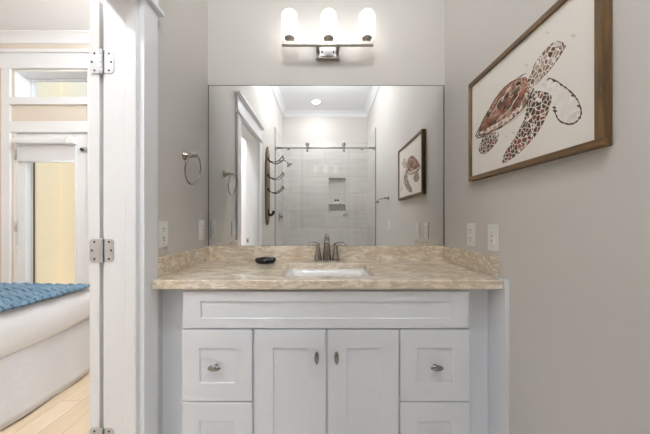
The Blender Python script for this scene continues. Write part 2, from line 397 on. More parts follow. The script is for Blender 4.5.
# modelled along x, then turned so that its hinge edge faces the camera
for v in door.bm.verts:
    x, y, z = v.co; v.co = (-.948 + y, YD0 + .003 - x, z)
door = door.build('door_1', 'trim', None, .002); door['kind'] = 'structure'
door['label'] = 'white door folded flat against the bedroom wall, hinge edge towards us'
def rrect(x0, x1, z0, z1, r, left=True, right=True, n=5):
    pts = []
    for cx, cz, a0, on in ((x1 - r, z1 - r, 0, right), (x0 + r, z1 - r, 90, left), (x0 + r, z0 + r, 180, left), (x1 - r, z0 + r, 270, right)):
        if on: pts += [(cx + r * math.cos(R(a0 + 90 * k / n)), cz + r * math.sin(R(a0 + 90 * k / n))) for k in range(n + 1)]
        else: pts.append((cx + (r if a0 in (0, 270) else -r), cz + (r if a0 in (0, 90) else -r)))
    return pts
h0 = None
for zc in (1.796, 1.04, .28):
    if h0 is None:
        yy = YD0 - .0005
        mb = MB()
        mb.prism([(x, yy, z) for x, z in rrect(-.944, -.8985, zc - .0455, zc + .0455, .014, True, False)], (0, -.0025, 0))
        mb.prism([(x, yy, z) for x, z in rrect(-.8855, -.846, zc - .0455, zc + .0455, .014, False, True)], (0, -.0025, 0))
        for k in range(5):
            z0 = zc - .0455 + .0182 * k
            mb.lathe([(.0068, z0 + .0006), (.0068, z0 + .0176)], (-.892, yy - .006, 0), n=16)
        mb.lathe([(.0035, zc - .05), (.0055, zc - .048), (.0055, zc + .048), (.0035, zc + .051)], (-.892, yy - .006, 0), n=16)
        mb.box(-.8995, -.892, yy - .006, yy - .0005, zc - .0455, zc + .0455)
        mb.box(-.886, -.8835, yy - .0035, yy - .0024, zc - .0455, zc + .0455, 1)
        h0 = mb.build('hinge', ['hinge', 'screw'], door, .0006)
        for x, dz in ((-.923, .034), (-.933, 0), (-.923, -.034), (-.865, .034), (-.856, 0), (-.865, -.034)):
            MB().lathe([(.0042, 0), (.0042, -.0012), (.002, -.002)], (x, yy - .0024, zc + dz), 'y', 12).build('screw', 'screw', h0)
        hz = zc
    else:
        h = copy_tree(h0, door); h.location.z += zc - hz

# ------------------------------------------------------------------ bedroom exterior door, transom and casing
def zb(y, d=2.74): return CAMZ + (HY - y) * d / F
cx0, cx1 = -3.27, -3.185
mb = MB().box(cx0, cx1, BY1 - .02, BY1, 0, TZ1 + .01).box(EX1 - .02, EX1 + .07, BY1 - .02, BY1, 0, TZ1 + .01)
mb.box(cx1, EX1 - .02, BY1 - .02, BY1, 2.055, 2.165).box(cx1, EX1 - .02, BY1 - .025, BY1, 2.335, 2.41)
struct('trim_9', mb, 'trim', .003)
mb = MB().box(cx0 - .02, EX1 + .09, BY1 - .024, BY1, TZ1 + .01, 2.85).box(cx0 - .05, EX1 + .12, BY1 - .05, BY1, 2.85, 2.88)
struct('trim_10', mb, 'trim', .003)
mb = MB().box(EX0, EX0 + .012, BY1, BY1 + .18, TZ0, TZ1).box(EX1 - .012, EX1, BY1, BY1 + .18, TZ0, TZ1)
mb.box(EX0, EX1, BY1, BY1 + .18, TZ1 - .012, TZ1).box(EX0, EX1, BY1, BY1 + .18, TZ0, TZ0 + .012)
struct('trim_11', mb, 'trim')
win = MB()
for a in ((EX0 + .012, EX0 + .037, TZ0 + .012, TZ1 - .012), (EX1 - .037, EX1 - .012, TZ0 + .012, TZ1 - .012), (EX0 + .037, EX1 - .037, TZ0 + .012, TZ0 + .03), (EX0 + .037, EX1 - .037, TZ1 - .03, TZ1 - .012)):
    win.box(a[0], a[1], BY1 + .14, BY1 + .18, a[2], a[3])
win = struct('window_1', win, 'trim', .002, 'narrow white-framed transom window above the bedroom balcony door')
MB().box(EX0 + .037, EX1 - .037, BY1 + .157, BY1 + .163, TZ0 + .03, TZ1 - .03).build('pane', 'glass', win)
# door lining and leaf
mb = MB().box(EX0, EX0 + .014, BY1, BY1 + .12, 0, 2.06).box(EX1 - .014, EX1, BY1, BY1 + .12, 0, 2.06).box(EX0 + .014, EX1 - .014, BY1, BY1 + .12, 2.052, 2.06)
struct('trim_12', mb, 'trim')
dx0, dx1, gx0, gx1 = EX0 + .018, EX1 - .018, -3.06, -2.53
mb = MB().box(dx0, gx0, BY1 + .004, BY1 + .049, .012, 2.047).box(gx1, dx1, BY1 + .004, BY1 + .049, .012, 2.047)
mb.box(gx0, gx1, BY1 + .004, BY1 + .049, .012, .26).box(gx0, gx1, BY1 + .004, BY1 + .049, 1.9, 2.047)
for a in ((gx0, gx0 + .012, .26, 1.9), (gx1 - .012, gx1, .26, 1.9), (gx0 + .012, gx1 - .012, .26, .272), (gx0 + .012, gx1 - .012, 1.888, 1.9)):
    mb.box(a[0], a[1], BY1 - .002, BY1 + .05, a[2], a[3])
bd = struct('door_2', mb, 'trim', .002, 'white glazed balcony door at the back of the bedroom')
MB().box(gx0 + .012, gx1 - .012, BY1 + .02, BY1 + .03, .272, 1.888).build('pane', 'glass', bd)
for zc in (1.83, 1.1, .3):
    MB().box(EX0 + .004, EX0 + .026, BY1 - .004, BY1 + .003, zc - .05, zc + .05).lathe([(.006, zc - .05), (.006, zc + .05)], (EX0 + .016, BY1 - .007, 0), n=12).build('hinge', 'hinge', bd)
lx = -2.45
mb = MB().box(lx - .03, lx + .05, BY1 - .006, BY1 + .004, 1.855, 1.905).lathe([(.014, 0), (.014, -.016), (.011, -.022), (0, -.024)], (lx - .01, BY1 - .006, 1.88), 'y', 16, mi=1)
mb.box(lx + .01, lx + .045, BY1 - .014, BY1 - .006, 1.868, 1.892)
mb.build('latch', ['hinge', 'screw'], bd, .002)

rs = thing('roller_shade', 'short white roller shade raised at the top of the balcony door glass', 'window shade', ((gx0 + gx1) / 2, BY1 - .02, 1.77))
MB().box(gx0 - .055, gx1 + .02, BY1 - .062, BY1 - .003, 1.93, 1.985).build('cassette', 'trim', rs, .014, 4)
MB().box(gx0 - .04, gx1 + .005, BY1 - .012, BY1 - .008, 1.755, 1.935).build('shade_fabric', 'shadefab', rs)
MB().tube([(gx0 - .04, BY1 - .012, 1.757), (gx1 + .005, BY1 - .012, 1.757)], .008, 10).build('hem_bar', 'trim', rs)
pts = [(gx1 - .01 + .035 * math.cos(t) * (1 if k % 2 else .9), BY1 - .07, 1.965 + .04 * math.sin(t)) for k, t in enumerate([2 * math.pi * i / 18 for i in range(18)])]
MB().tube(pts, .004, 8, True).build('cord', 'plastic', rs)
MB().tube([(gx0 - .05, BY1 - .014, 1.93), (gx0 - .052, BY1 - .014, 1.5), (gx0 - .05, BY1 - .014, .9)], .002, 6).build('cord', 'plastic', rs)
MB().lathe([(.006, .85), (.009, .855), (.009, .9), (.004, .91)], (gx0 - .05, BY1 - .014, 0), n=12).build('cord_weight', 'plastic', rs)

w3 = MB().shaker(-2.02, -1.2, .012, 2.04, 0, .03, .11, .13, .008)
for v in w3.bm.verts: v.co = (v.co.x, BY0 + .031 - v.co.y, v.co.z)
d3 = struct('door_3', w3, 'trim', .002, 'white panelled closet door in the bedroom, glimpsed in the mirror')
mb = MB().box(-2.12, -2.025, BY0, BY0 + .02, 0, 2.05).box(-1.195, -1.1, BY0, BY0 + .02, 0, 2.05).box(-2.14, -1.08, BY0, BY0 + .024, 2.05, 2.2)
struct('trim_16', mb, 'trim', .002)

# balcony seen through the glass
struct('floor_balcony', MB().box(-6.5, -1.0, BY1 + .18, 2.75, -.12, -.02), 'concrete')
struct('wall_balcony_back', MB().box(-4.26, -1.0, 2.6, 2.75, -.02, 3.6), 'stucco')
struct('wall_balcony_left', MB().box(-4.4, -4.26, 2.2, 2.75, -.02, 3.6), 'stucco')
pt = MB().box(-4.29, -4.225, 2.13, 2.1995, -.02, 3.4).box(-4.31, -4.205, 2.12, 2.1995, -.02, .06).build('downpipe', 'bronze', None, .006)
tag(pt, 'dark vertical downpipe on the edge of the beige balcony wall', 'downpipe')

# ------------------------------------------------------------------ bed
bed = thing('bed', 'white bed with a long plain bed skirt, beyond the open door', 'bed', (-2.8, -.39, 0))
BXF, BYN, BYF = -1.80, -1.15, .36
MB().box(-3.85, BXF - .01, BYN + .02, BYF - .02, .16, .4).build('box_spring', 'sheet', bed, .03, 3)
MB().box(-3.85, BXF, BYN + .01, BYF - .01, .4, .64).build('mattress', 'sheet', bed, .05, 4)
for x in (-3.75, BXF - .1):
    for y in (BYN + .12, BYF - .12):
        MB().lathe([(.025, 0), (.03, .16)], (x, y, 0), n=16).build('leg', 'iron', bed)
# skirt: a gently waving sheet round three sides
path = [(-3.85, BYF + .005)] + [(-3.85 + (BXF + 3.85 - .03) * k / 50, BYF + .005) for k in range(1, 50)]
path += [(BXF - .03 + .035 * math.sin(R(a)), BYF - .03 + .035 * math.cos(R(a))) for a in range(0, 91, 15)]
path += [(BXF + .005, BYF - .03 + (BYN - BYF + .06) * k / 70) for k in range(1, 70)]
path += [(BXF - .03 + .035 * math.cos(R(a)), BYN + .03 - .035 * math.sin(R(a))) for a in range(0, 91, 15)]
path += [(BXF - .03 - (BXF + 3.85 - .03) * k / 40, BYN - .005) for k in range(1, 41)]
mb = MB(); rows = 10; grid = []
for i, (x, y) in enumerate(path):
    a = Vector(path[max(0, i - 1)]); b = Vector(path[min(len(path) - 1, i + 1)]); tgt = (b - a).normalized(); nrm = Vector((-tgt.y, tgt.x))
    col = []
    for j in range(rows + 1):
        f = j / rows; amp = .002 + .005 * f
        s_ = math.sin(i * .42) * amp + math.sin(i * .17 + 1.3) * amp * .9 + f * .02
        z = .42 - f * (.412 + .004 * math.sin(i * .3))
        col.append(mb.bm.verts.new((x + nrm.x * s_, y + nrm.y * s_, z)))
    grid.append(col)
for a, b in zip(grid, grid[1:]):
    for j in range(rows): mb.bm.faces.new([a[j], b[j], b[j + 1], a[j + 1]])
sk = mb.build('bed_skirt', 'skirt', bed, smooth=True)
q = sk.modifiers.new('thick', 'SOLIDIFY'); q.thickness = .004; q.offset = 0

# white bedspread draped over the mattress
mb = MB(); prof = [(-.50, .662), (-.15, .664), (-.06, .664), (-.02, .656), (.012, .63), (.03, .585), (.038, .53), (.036, .46), (.03, .41), (.022, .392)]
grid = []
yn, yf = BYN, BYF
ring = []
xm, xe = -3.85, BXF
per = [(xm, yf, 0, 1)] + [(xm + (xe - .08 - xm) * k / 24, yf, 0, 1) for k in range(1, 25)]
per += [(xe - .08, yf - .08, math.sin(R(a)), math.cos(R(a))) for a in range(15, 90, 15)]
per += [(xe, yf - .08 + (yn + .16 - yf) * k / 40, 1, 0) for k in range(41)]
per += [(xe - .08, yn + .08, math.cos(R(a)), -math.sin(R(a))) for a in range(15, 90, 15)]
per += [(xe - .08 - (xe - .08 - xm) * k / 24, yn, 0, -1) for k in range(25)]
for i, (x, y, nx, ny) in enumerate(per):
    corner = abs(nx) > .01 and abs(ny) > .01
    base = .08 if corner else 0
    col = []
    for j, (o_, z) in enumerate(prof):
        if o_ < -.1: o_ = max(o_, -.5)
        f = max(0, (.66 - z) / .25)
        wv = math.sin(i * .55) * .003 * f + math.sin(i * .23 + 1) * .004 * f
        far = max(0, min(1, (y + .2) / .5)) if nx > .5 else (1 if ny > 0 else 0)
        zz = z + (.035 * far + .004 * math.sin(i * .3)) * f * (1 if j > 5 else .3)
        ex = o_ + base + wv
        col.append(mb.bm.verts.new((x + nx * ex, y + ny * ex, zz)))
    grid.append(col)
for a, b in zip(grid, grid[1:]):
    for j in range(1, len(prof) - 1): mb.bm.faces.new([a[j], b[j], b[j + 1], a[j + 1]])
mb.bm.faces.new([g[1] for g in grid])
for v in [v for v in mb.bm.verts if not v.link_faces]: mb.bm.verts.remove(v)
sp_ = mb.build('bedspread', 'sheet', None, smooth=True)
q = sp_.modifiers.new('thick', 'SOLIDIFY'); q.thickness = .012; q.offset = -1
tag(sp_, 'plain white bedspread hanging over the side of the bed, under the blue quilt', 'bedspread')

# blue ridged quilt
mb = MB(); nx_, ny_ = 150, 250; qx0, qx1, qy0, qy1 = -2.75, -1.765, BYN + .05, BYF - .02
def qz(u, v):
    x = qx0 + (qx1 - qx0) * u; y = qy0 + (qy1 - qy0) * v
    a_ = (y + .5 * x + .006 * math.sin(x * 40)) / .042; b_ = (x - .5 * y) / .05 + (math.floor(a_) % 2) * .5
    r_ = abs(math.sin(math.pi * a_)); c_ = abs(math.sin(math.pi * b_))
    e = min(u, 1 - u, v, 1 - v); k = min(1, e / .02)
    return .668 + .02 * k * (r_ ** .55) * (.85 + .15 * c_ ** .5) + .004 * math.sin(u * 7 + v * 5)
g = [[mb.bm.verts.new((qx0 + (qx1 - qx0) * i / nx_ + .006 * math.sin(j * .2), qy0 + (qy1 - qy0) * j / ny_, qz(i / nx_, j / ny_))) for j in range(ny_ + 1)] for i in range(nx_ + 1)]
for i in range(nx_):
    for j in range(ny_): mb.bm.faces.new([g[i][j], g[i + 1][j], g[i + 1][j + 1], g[i][j + 1]])
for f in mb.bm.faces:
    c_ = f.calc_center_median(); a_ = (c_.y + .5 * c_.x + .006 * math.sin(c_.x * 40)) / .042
    if abs(math.sin(math.pi * a_)) < .3: f.material_index = 1  # valley faces take the painted shade colour
qo = mb.build('quilt', ['quilt', 'valley_shade'], None, smooth=True)
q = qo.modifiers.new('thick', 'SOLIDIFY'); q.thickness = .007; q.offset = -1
tag(qo, 'blue ridged quilt spread over the top of the white bed', 'quilt')

# ------------------------------------------------------------------ vanity cabinet
DF = 1.15; YF = DF - 1.73
def vx(x, d=DF): return (x - CX) * d / F
def vz(y, d=DF): return CAMZ + (HY - y) * d / F
van = thing('vanity_cabinet', 'white shaker vanity cabinet with two doors and four drawers under the marble counter', 'cabinet', (0, -.3, 0))
vx0, vx1 = vx(182), vx(469.5); ztop = .867
mb = MB().box(vx0, vx0 + .018, YF + .02, -.005, .1, ztop).box(vx1 - .018, vx1, YF + .02, -.005, .1, ztop)
mb.box(vx0 + .018, vx1 - .018, YF + .02, -.005, .1, .118).box(vx0 + .018, vx1 - .018, -.015, -.005, .118, ztop)
mb.box(vx0 + .018, vx1 - .018, YF + .02, YF + .04, .66, ztop).box(vx0 + .018, vx1 - .018, YF + .02, YF + .04, .118, .66)
mb.build('body', 'cabinet', van)
MB().box(vx0 + .01, vx1 - .01, YF + .08, -.01, 0, .1).build('toe_kick', 'cabinet', van)
MB().shaker(vx(183), vx(469), vz(328.3), vz(291.5), YF, .02, .075, .042, .007).build('false_front', 'cabinet', van, .0015)
def knob(x, z, parent, vert):
    mb = MB().lathe([(.008, 0), (.006, -.004), (.005, -.012), (.007, -.016)], (x, YF, z), 'y', 16)
    pr = [(0, -.014)] + [(math.sin(R(a)), -.014 - .007 * (1 - math.cos(R(a)))) for a in range(20, 180, 20)] + [(0, -.028)]
    mb.lathe([(r * .0135 if True else 0, h) for r, h in pr], (x, YF, z), 'y', 20, sx=.75 if vert else 2.05, sy=2.05 if vert else .95)
    mb.build('knob', 'pull', parent)
for xa, xb in ((182, 252), (400.5, 469.5)):
    for ya, yb in ((330, 401.3), (402.8, 472.5)):
        d_ = MB().shaker(vx(xa), vx(xb), vz(yb), vz(ya), YF, .02, .075, .078, .007).build('drawer', 'cabinet', van, .0015)
        knob(vx((xa + xb) / 2) - (.004 if xa < 300 else 0), vz((ya + yb) / 2), d_, False)
for xa, xb, kx in ((254.5, 325.8, 316.8), (328, 398.8, 336.3)):
    d_ = MB().shaker(vx(xa), vx(xb), vz(472.5), vz(330), YF, .02, .08, .078, .007).build('door', 'cabinet', van, .0015)
    knob(vx(kx), vz(355.5), d_, True)
YFIL = 1.242 - 1.73
MB().box(XL + .001, vx0, YFIL, YFIL + .018, 0, ztop).build('filler_panel', 'cabinet', van)
MB().box(vx1, .754, YFIL, YFIL + .018, 0, ztop).build('filler_panel', 'cabinet', van)
for xa, xb in ((XL + .001, vx0), (vx1, .754)):   # narrow rail behind the counter edge
    MB().box(xa, xb, YFIL - .004, YFIL, .8, ztop).build('filler_rail', 'cabinet', van)
MB().box(.7555, XR - .0005, -.604, -.005, 0, .9075).build('end_panel', 'cabinet', van, .001)

# ------------------------------------------------------------------ marble counter and splashbacks
ZT = .909; ZU = .869; YFR = -.6
ct = thing('countertop', 'polished beige marble counter with splashbacks, spanning wall to wall', 'countertop', (0, -.3, ZU))
SX0, SX1, SY0, SY1 = -.203, .232, 1.225 - 1.73, 1.57 - 1.73
xs = [-.7485, -.7275, SX0, SX1, .754]; ys = [YFR, -.549, SY0, SY1, -.001]
mb = MB(); vt = {}
def V(i, j, z):
    k = (i, j, z)
    if k not in vt: vt[k] = mb.bm.verts.new((xs[i], ys[j], z))
    return vt[k]
cells = [(i, j) for i in range(4) for j in range(4) if not (i == 0 and j == 0) and not (i == 2 and j == 2)]
for (i, j) in cells:
    mb.bm.faces.new([V(i, j, ZT), V(i + 1, j, ZT), V(i + 1, j + 1, ZT), V(i, j + 1, ZT)])
    mb.bm.faces.new([V(i, j, ZU), V(i, j + 1, ZU), V(i + 1, j + 1, ZU), V(i + 1, j, ZU)])
    for (a, b), (di, dj) in ((((i, j), (i + 1, j)), (0, -1)), (((i + 1, j), (i + 1, j + 1)), (1, 0)), (((i + 1, j + 1), (i, j + 1)), (0, 1)), (((i, j + 1), (i, j)), (-1, 0))):
        if (i + di, j + dj) not in cells:
            mb.bm.faces.new([V(*a, ZU), V(*b, ZU), V(*b, ZT), V(*a, ZT)])
mb.build('slab', 'marble', ct, .007, 3)
ZS = .998
MB().box(XL + .001, XR - .001, -.021, -.0005, ZT, ZS).build('splashback', 'marble', ct, .002)
MB().box(XL + .0005, XL + .021, -.545, -.021, ZT, ZS).build('splashback', 'marble', ct, .002)
MB().box(XR - .021, XR - .0005, -.54, -.021, ZT, ZS).build('splashback', 'marble', ct, .002)

# undermount basin
mb = MB(); L_ = []
for dz, ins in ((0, -.012), (0, 0), (-.02, .004), (-.08, .012), (-.12, .03), (-.135, .06), (-.14, .12)):
    L_.append([mb.bm.verts.new((x, y, ZU - .0005 + dz)) for x, y in [(px, py) for px, py in rrect(SX0 + ins, SX1 - ins, SY0 + ins, SY1 - ins, .03)]])
for a, b in zip(L_, L_[1:]):
    n = len(a)
    for i in range(n): mb.bm.faces.new([a[i], a[(i + 1) % n], b[(i + 1) % n], b[i]]).smooth = True
mb.bm.faces.new(L_[-1])
sink = thing('sink', 'white rectangular basin set under the marble counter', 'sink', ((SX0 + SX1) / 2, (SY0 + SY1) / 2, ZU - .15))
bo = mb.build('basin', 'porcelain', sink); q = bo.modifiers.new('thick', 'SOLIDIFY'); q.thickness = .01; q.offset = 1
MB().lathe([(.028, 0), (.03, .002), (.02, .003), (0, .004)], ((SX0 + SX1) / 2, (SY0 + SY1) / 2, ZU - .1395), n=24).build('drain', 'chrome', sink)

# faucet
FXc = .015; FY = -.085
fa = thing('faucet', 'brushed nickel two-handle faucet behind the basin', 'faucet', (FXc, FY, ZT))
mb = MB(); pl = rrect(FXc - .078, FXc + .078, FY - .026, FY + .026, .025, n=8)
mb.prism([(x, y, ZT) for x, y in pl], (0, 0, .008)); mb.build('base_plate', 'nickel', fa, .003)
mb = MB(); sp = [(FXc, FY, ZT + .006), (FXc, FY, ZT + .05), (FXc, FY - .002, ZT + .1), (FXc, FY - .01, ZT + .13), (FXc, FY - .03, ZT + .148), (FXc, FY - .06, ZT + .15), (FXc, FY - .09, ZT + .138), (FXc, FY - .102, ZT + .124)]
mb.tube(sp, [.027, .0235, .0195, .0175, .016, .0145, .013, .012], 20); mb.build('spout', 'nickel', fa, .001)
for s in (-1, 1):
    hx = FXc + s * .054
    hb = MB().lathe([(.0255, ZT + .006), (.0235, ZT + .02), (.0175, ZT + .05), (.0135, ZT + .072), (.0125, ZT + .082), (.0128, ZT + .086), (.009, ZT + .096), (0, ZT + .099)], (hx, FY, 0), n=24).build('handle', 'nickel', fa)
    MB().tube([(hx - s * .004, FY, ZT + .093), (hx + s * .02, FY - .004, ZT + .102), (hx + s * .045, FY - .008, ZT + .103), (hx + s * .066, FY - .01, ZT + .099)], [.009, .0085, .008, .007], 12, flat=.6).build('lever', 'nickel', hb)

# black soap dish
sd = thing('soap_dish', 'round black soap dish on the marble counter left of the basin', 'soap dish', (-.347, -.14, ZT))
c_ = (-.347, -.145, ZT)
MB().lathe([(0, 0), (.045, 0), (.056, .005), (.062, .016), (.062, .026), (.058, .03), (.053, .028), (.05, .016), (.03, .012), (0, .012)], c_, n=40, sy=.85).build('dish', 'black', sd)
MB().lathe([(0, .0125), (.036, .0125), (.045, .02), (.04, .032), (.02, .036), (0, .037)], c_, n=32, sy=.8).build('soap', 'black', sd)

# ------------------------------------------------------------------ mirror
mi = MB().box(-.744, .767, -.0065, -.0005, ZS + .0005, 2.026)
for f in mi.bm.faces:
    f.material_index = 1
    f.normal_update()
mi.bm.faces.ensure_lookup_table()
for f in mi.bm.faces:
    if all(abs(v.co.y + .0065) < 1e-6 for v in f.verts): f.material_index = 0
mi = mi.build('mirror', ['mirror', 'mirroredge'])
for a in ((-.7455, -.7405, ZS + .0005, 2.027), (.7615, .7685, ZS + .0005, 2.027), (-.7405, .7615, 2.0235, 2.027)):
    MB().box(a[0], a[1], -.0075, -.0066, a[2], a[3]).build('polished_edge', 'mirroredge', mi)
tag(mi, 'large frameless wall mirror standing on the marble splashback', 'mirror')

# ------------------------------------------------------------------ vanity light
def lx_(x, d=1.62): return (x - CX) * d / F
LZ = vz(44, 1.62); LY = 1.62 - 1.73; LXC = lx_(328)
vl = thing('vanity_light', 'three-light brushed nickel vanity fixture glowing above the mirror', 'wall light', (LXC, 0, LZ - .06))
MB().box(LXC - .077, LXC + .077, -.026, -.0005, LZ - .036, LZ + .084).build('backplate', 'fixture', vl, .004)
MB().box(LXC - .048, LXC + .048, -.032, -.026, LZ - .024, LZ + .07).build('cover_plate', 'hinge', vl, .002)
for s in (-1, 1):
    MB().box(LXC + s * .062 - .011, LXC + s * .062 + .011, LY - .006, -.026, LZ - .004, LZ + .026).build('arm', 'fixture', vl, .002)
    MB().lathe([(.005, 0), (.005, -.006), (0, -.009)], (LXC + s * .036, -.032, LZ + .0), 'y', 14).build('screw', 'screw', vl)
MB().box(lx_(282), lx_(373.5), LY - .012, LY + .012, LZ - .011, LZ + .010).build('bar', 'fixture', vl, .002)
for px in (289.6, 328.6, 367):
    x = lx_(px); zb_ = LZ + .01
    MB().lathe([(0, 0), (.012, 0), (.013, .006), (.022, .01), (.033, .022), (.034, .034), (.03, .037), (0, .037)], (x, LY, zb_), n=32).build('socket_cup', 'fixture', vl)
    z0 = LZ + .034
    pr = [(.036, z0), (.0465, z0 + .004), (.048, z0 + .012), (.048, z0 + .122)] + [(.048 * math.cos(R(a)), z0 + .122 + .046 * math.sin(R(a))) for a in range(12, 90, 12)] + [(0, z0 + .168)]
    MB().lathe([(0, z0)] + pr, (x, LY, 0), n=40).build('lamp_shade', 'opal', vl)

# ------------------------------------------------------------------ recessed ceiling lights
def can(x, y, z, watts, label, spread=170):
    o = thing('recessed_light', label, 'ceiling light', (x, y, z))
    MB().lathe([(.062, -.002), (.062, -.006), (.085, -.006), (.09, -.001), (.09, -.0002), (.062, -.0002), (.062, -.002)], (x, y, z), n=40).build('trim_ring', 'trim', o)
    MB().lathe([(0, -.0005), (.0615, -.0005), (.0615, -.003), (0, -.003)], (x, y, z), n=32).build('lens', 'lens', o)
    l = bpy.data.lights.new('lamp', 'AREA'); l.shape = 'DISK'; l.size = .12; l.energy = watts; l.color = (.98, .985, 1); l.spread = R(spread)
    lo = bpy.data.objects.new('lamp', l); C.objects.link(lo); lo.parent = o; lo.location = (0, 0, -.007)
    return o
can(-.14, -2.72, ZC, CAN_SHOWER, 'recessed ceiling light over the shower, seen in the mirror')
def globe(x, y, z, watts, label, col):  # unseen glowing globes, added to brighten the bathroom and bedroom
    o = thing('added_fill_globe', label, 'ceiling light', (x, y, z), 'added fill globes')
    MB().lathe([(0, -.0005), (.075, -.0005), (.075, -.014), (.055, -.024), (.05, -.034), (0, -.034)], (x, y, z), n=40).build('canopy', 'nickel', o)
    m = emit('fill_globe_glow', col, watts / (math.pi * 4 * math.pi * .095 ** 2)); M[label] = m
    MB().lathe([(0, -.02)] + [(.095 * math.sin(R(a)), -.115 + .095 * math.cos(R(a))) for a in range(10, 180, 10)] + [(0, -.21)], (x, y, z), n=40).build('fill_globe', label, o)
globe(0, -1.68, ZC, FILL_BATH, 'added fill globe in the middle of the bathroom, out of frame', (.94, .97, 1, 1))
globe(-1.14, .25, BZ, FILL_BED, 'added fill globe in the bedroom, unseen behind the partition near the balcony door', (.88, .94, 1, 1))
globe(-1.6, -2.0, BZ, FILL_BED * .75, 'added fill globe in the bedroom, unseen at the near end of the room', (.88, .94, 1, 1))

# ------------------------------------------------------------------ wall plates (modelled facing +x, then turned for the right wall)
def wall_plate(kind, wall, y, z, name, label, cat, grp):
    s = 1 if wall == XL else -1
    def X(a): return wall + s * a
    def bx(mb, y0, y1, z0, z1, a, b, mi=0):
        mb.box(min(X(a), X(b)), max(X(a), X(b)), y + y0, y + y1, z + z0, z + z1, mi)
    o = thing(name, label, cat, (wall, y, z), grp)
    mb = MB(); bx(mb, -.0365, .0365, -.06, .06, .0005, .006); mb.build('cover_plate', 'plastic', o, .003, 3)
    mb = MB(); bx(mb, -.0175, .0175, -.0345, .0345, .0058, .0085); f = mb.build('rocker' if kind == 'rocker' else 'face', 'plastic', o, .001)
    if kind == 'outlet':
        for dz in (-.021, .021):
            m2 = MB()
            bx(m2, -.0085, -.0055, dz - .001, dz + .009, .0084, .0088); bx(m2, .005, .008, dz - .001, dz + .008, .0084, .0088); bx(m2, -.003, .003, dz - .011, dz - .006, .0084, .0088)
            m2.build('socket', 'slot', f)
        m2 = MB(); bx(m2, -.008, .008, .001, .006, .0084, .0092); bx(m2, -.008, .008, -.007, -.002, .0084, .0092); m2.build('button', 'plastic', f)
    elif kind == 'triple':
        for dz in (-.022, 0, .022):
            m2 = MB(); bx(m2, -.014, .014, dz - .008, dz + .008, .0084, .0112); m2.build('button', 'plastic', f, .001)
            m3 = MB(); bx(m3, -.003, .003, dz - .003, dz + .003, .0111, .0115); m3.build('mark', 'slot', f)
    else:
        m2 = MB(); bx(m2, -.015, .015, -.032, .0, .0084, .0105); m2.build('lower_half', 'plastic', f, .001)
        m3 = MB(); bx(m3, -.003, .003, .006, .012, .0084, .0088); bx(m3, -.003, .003, -.016, -.01, .0104, .0108); m3.build('mark', 'slot', f)
    for dz in (-.048, .048):
        m4 = MB(); m4.lathe([(.0028, 0), (.0022, s * .0008)], (X(.006), y, z + dz), 'x', 10); m4.build('screw', 'hinge', o)
    return o
def wd(px, wall): return F * abs(wall) / abs(px - CX)
d1 = wd(162.3, XL); wall_plate('outlet', XL, d1 - 1.73, vz(234, d1), 'wall_outlet', 'white outlet on the left wall beside the door casing', 'outlet', 'white wall plates')
d1 = wd(201.3, XL); wall_plate('triple', XL, d1 - 1.73, vz(230, d1), 'light_switch', 'white switch plate on the left wall next to the mirror edge', 'switch', 'white wall plates')
d1 = wd(471.8, XR); wall_plate('outlet', XR, d1 - 1.73, vz(234.8, d1), 'wall_outlet', 'white outlet on the right wall, the one nearer the mirror', 'outlet', 'white wall plates')
d1 = wd(493.6, XR); wall_plate('rocker', XR, d1 - 1.73, vz(237.8, d1), 'light_switch', 'white switch on the right wall above the end of the splashback', 'switch', 'white wall plates')
wall_plate('rocker', XR, -1.49, 1.11, 'light_switch', 'white switch below the turtle picture, seen only in the mirror', 'switch', 'white wall plates')

# ------------------------------------------------------------------ towel ring on the left wall
ty, tz = 1.44 - 1.73, vz(156.5, 1.458)
tr = thing('towel_ring', 'brushed nickel towel ring on the left wall above the outlet', 'towel ring', (XL, ty, tz))
MB().lathe([(.025, .0005), (.025, .004), (.02, .01), (.013, .022), (.0095, .04), (.009, .066), (.007, .07), (0, .071)], (XL, ty, tz), 'x', 28).build('post', 'nickel', tr)
pts = []
for i in range(48):
    a = 2 * math.pi * i / 48
    pts.append((XL + .068 - .011 * (1 - math.cos(a)), ty - .02 + .08 * math.sin(a), tz - .076 + .08 * math.cos(a)))
MB().tube(pts, .0042, 12, True).build('ring', 'nickel', tr)

# ------------------------------------------------------------------ turtle picture on the right wall
pf = thing('framed_picture', 'walnut-framed sea turtle watercolour on the right wall', 'picture', (XR, -.67, 1.6))
py0, py1 = .722 - 1.73, 1.392 - 1.73
pz0, pz1 = 1.362, 1.862
fx0, fx1 = XR - .031, XR - .001; fw = .021
for mname, a in (('walnut_y', (py0, py1, pz1 - fw, pz1)), ('walnut_y', (py0, py1, pz0, pz0 + fw)), ('walnut_z', (py0, py0 + fw, pz0 + fw, pz1 - fw)), ('walnut_z', (py1 - fw, py1, pz0 + fw, pz1 - fw))):
    MB().box(fx0, fx1, *a).build('frame_rail', mname, pf, .0015)
px_ = XR - .022
MB().box(px_, XR - .002, py0 + fw - .001, py1 - fw + .001, pz0 + fw - .001, pz1 - fw + .001).build('paper', 'paper', pf)
def onpaper(pts, sc=3.1, ox=470, oy=30):
    out = []
    for (u, v) in pts:
        ix, iy = ox + u / sc, oy + v / sc
        d = F * px_ / (ix - CX); out.append((d - 1.73, CAMZ + (HY - iy) * d / F))
    return out
def smooth(pts, n=5):
    out = []; k = len(pts)
    for i in range(k):
        p0, p1, p2, p3 = [Vector(pts[(i + q - 1) % k]) for q in range(4)]
        for s in range(n):
            t = s / n
            out.append(tuple(.5 * ((2 * p1) + (p2 - p0) * t + (2 * p0 - 5 * p1 + 4 * p2 - p3) * t * t + (3 * p1 - p0 - 3 * p2 + p3) * t ** 3)))
    return out
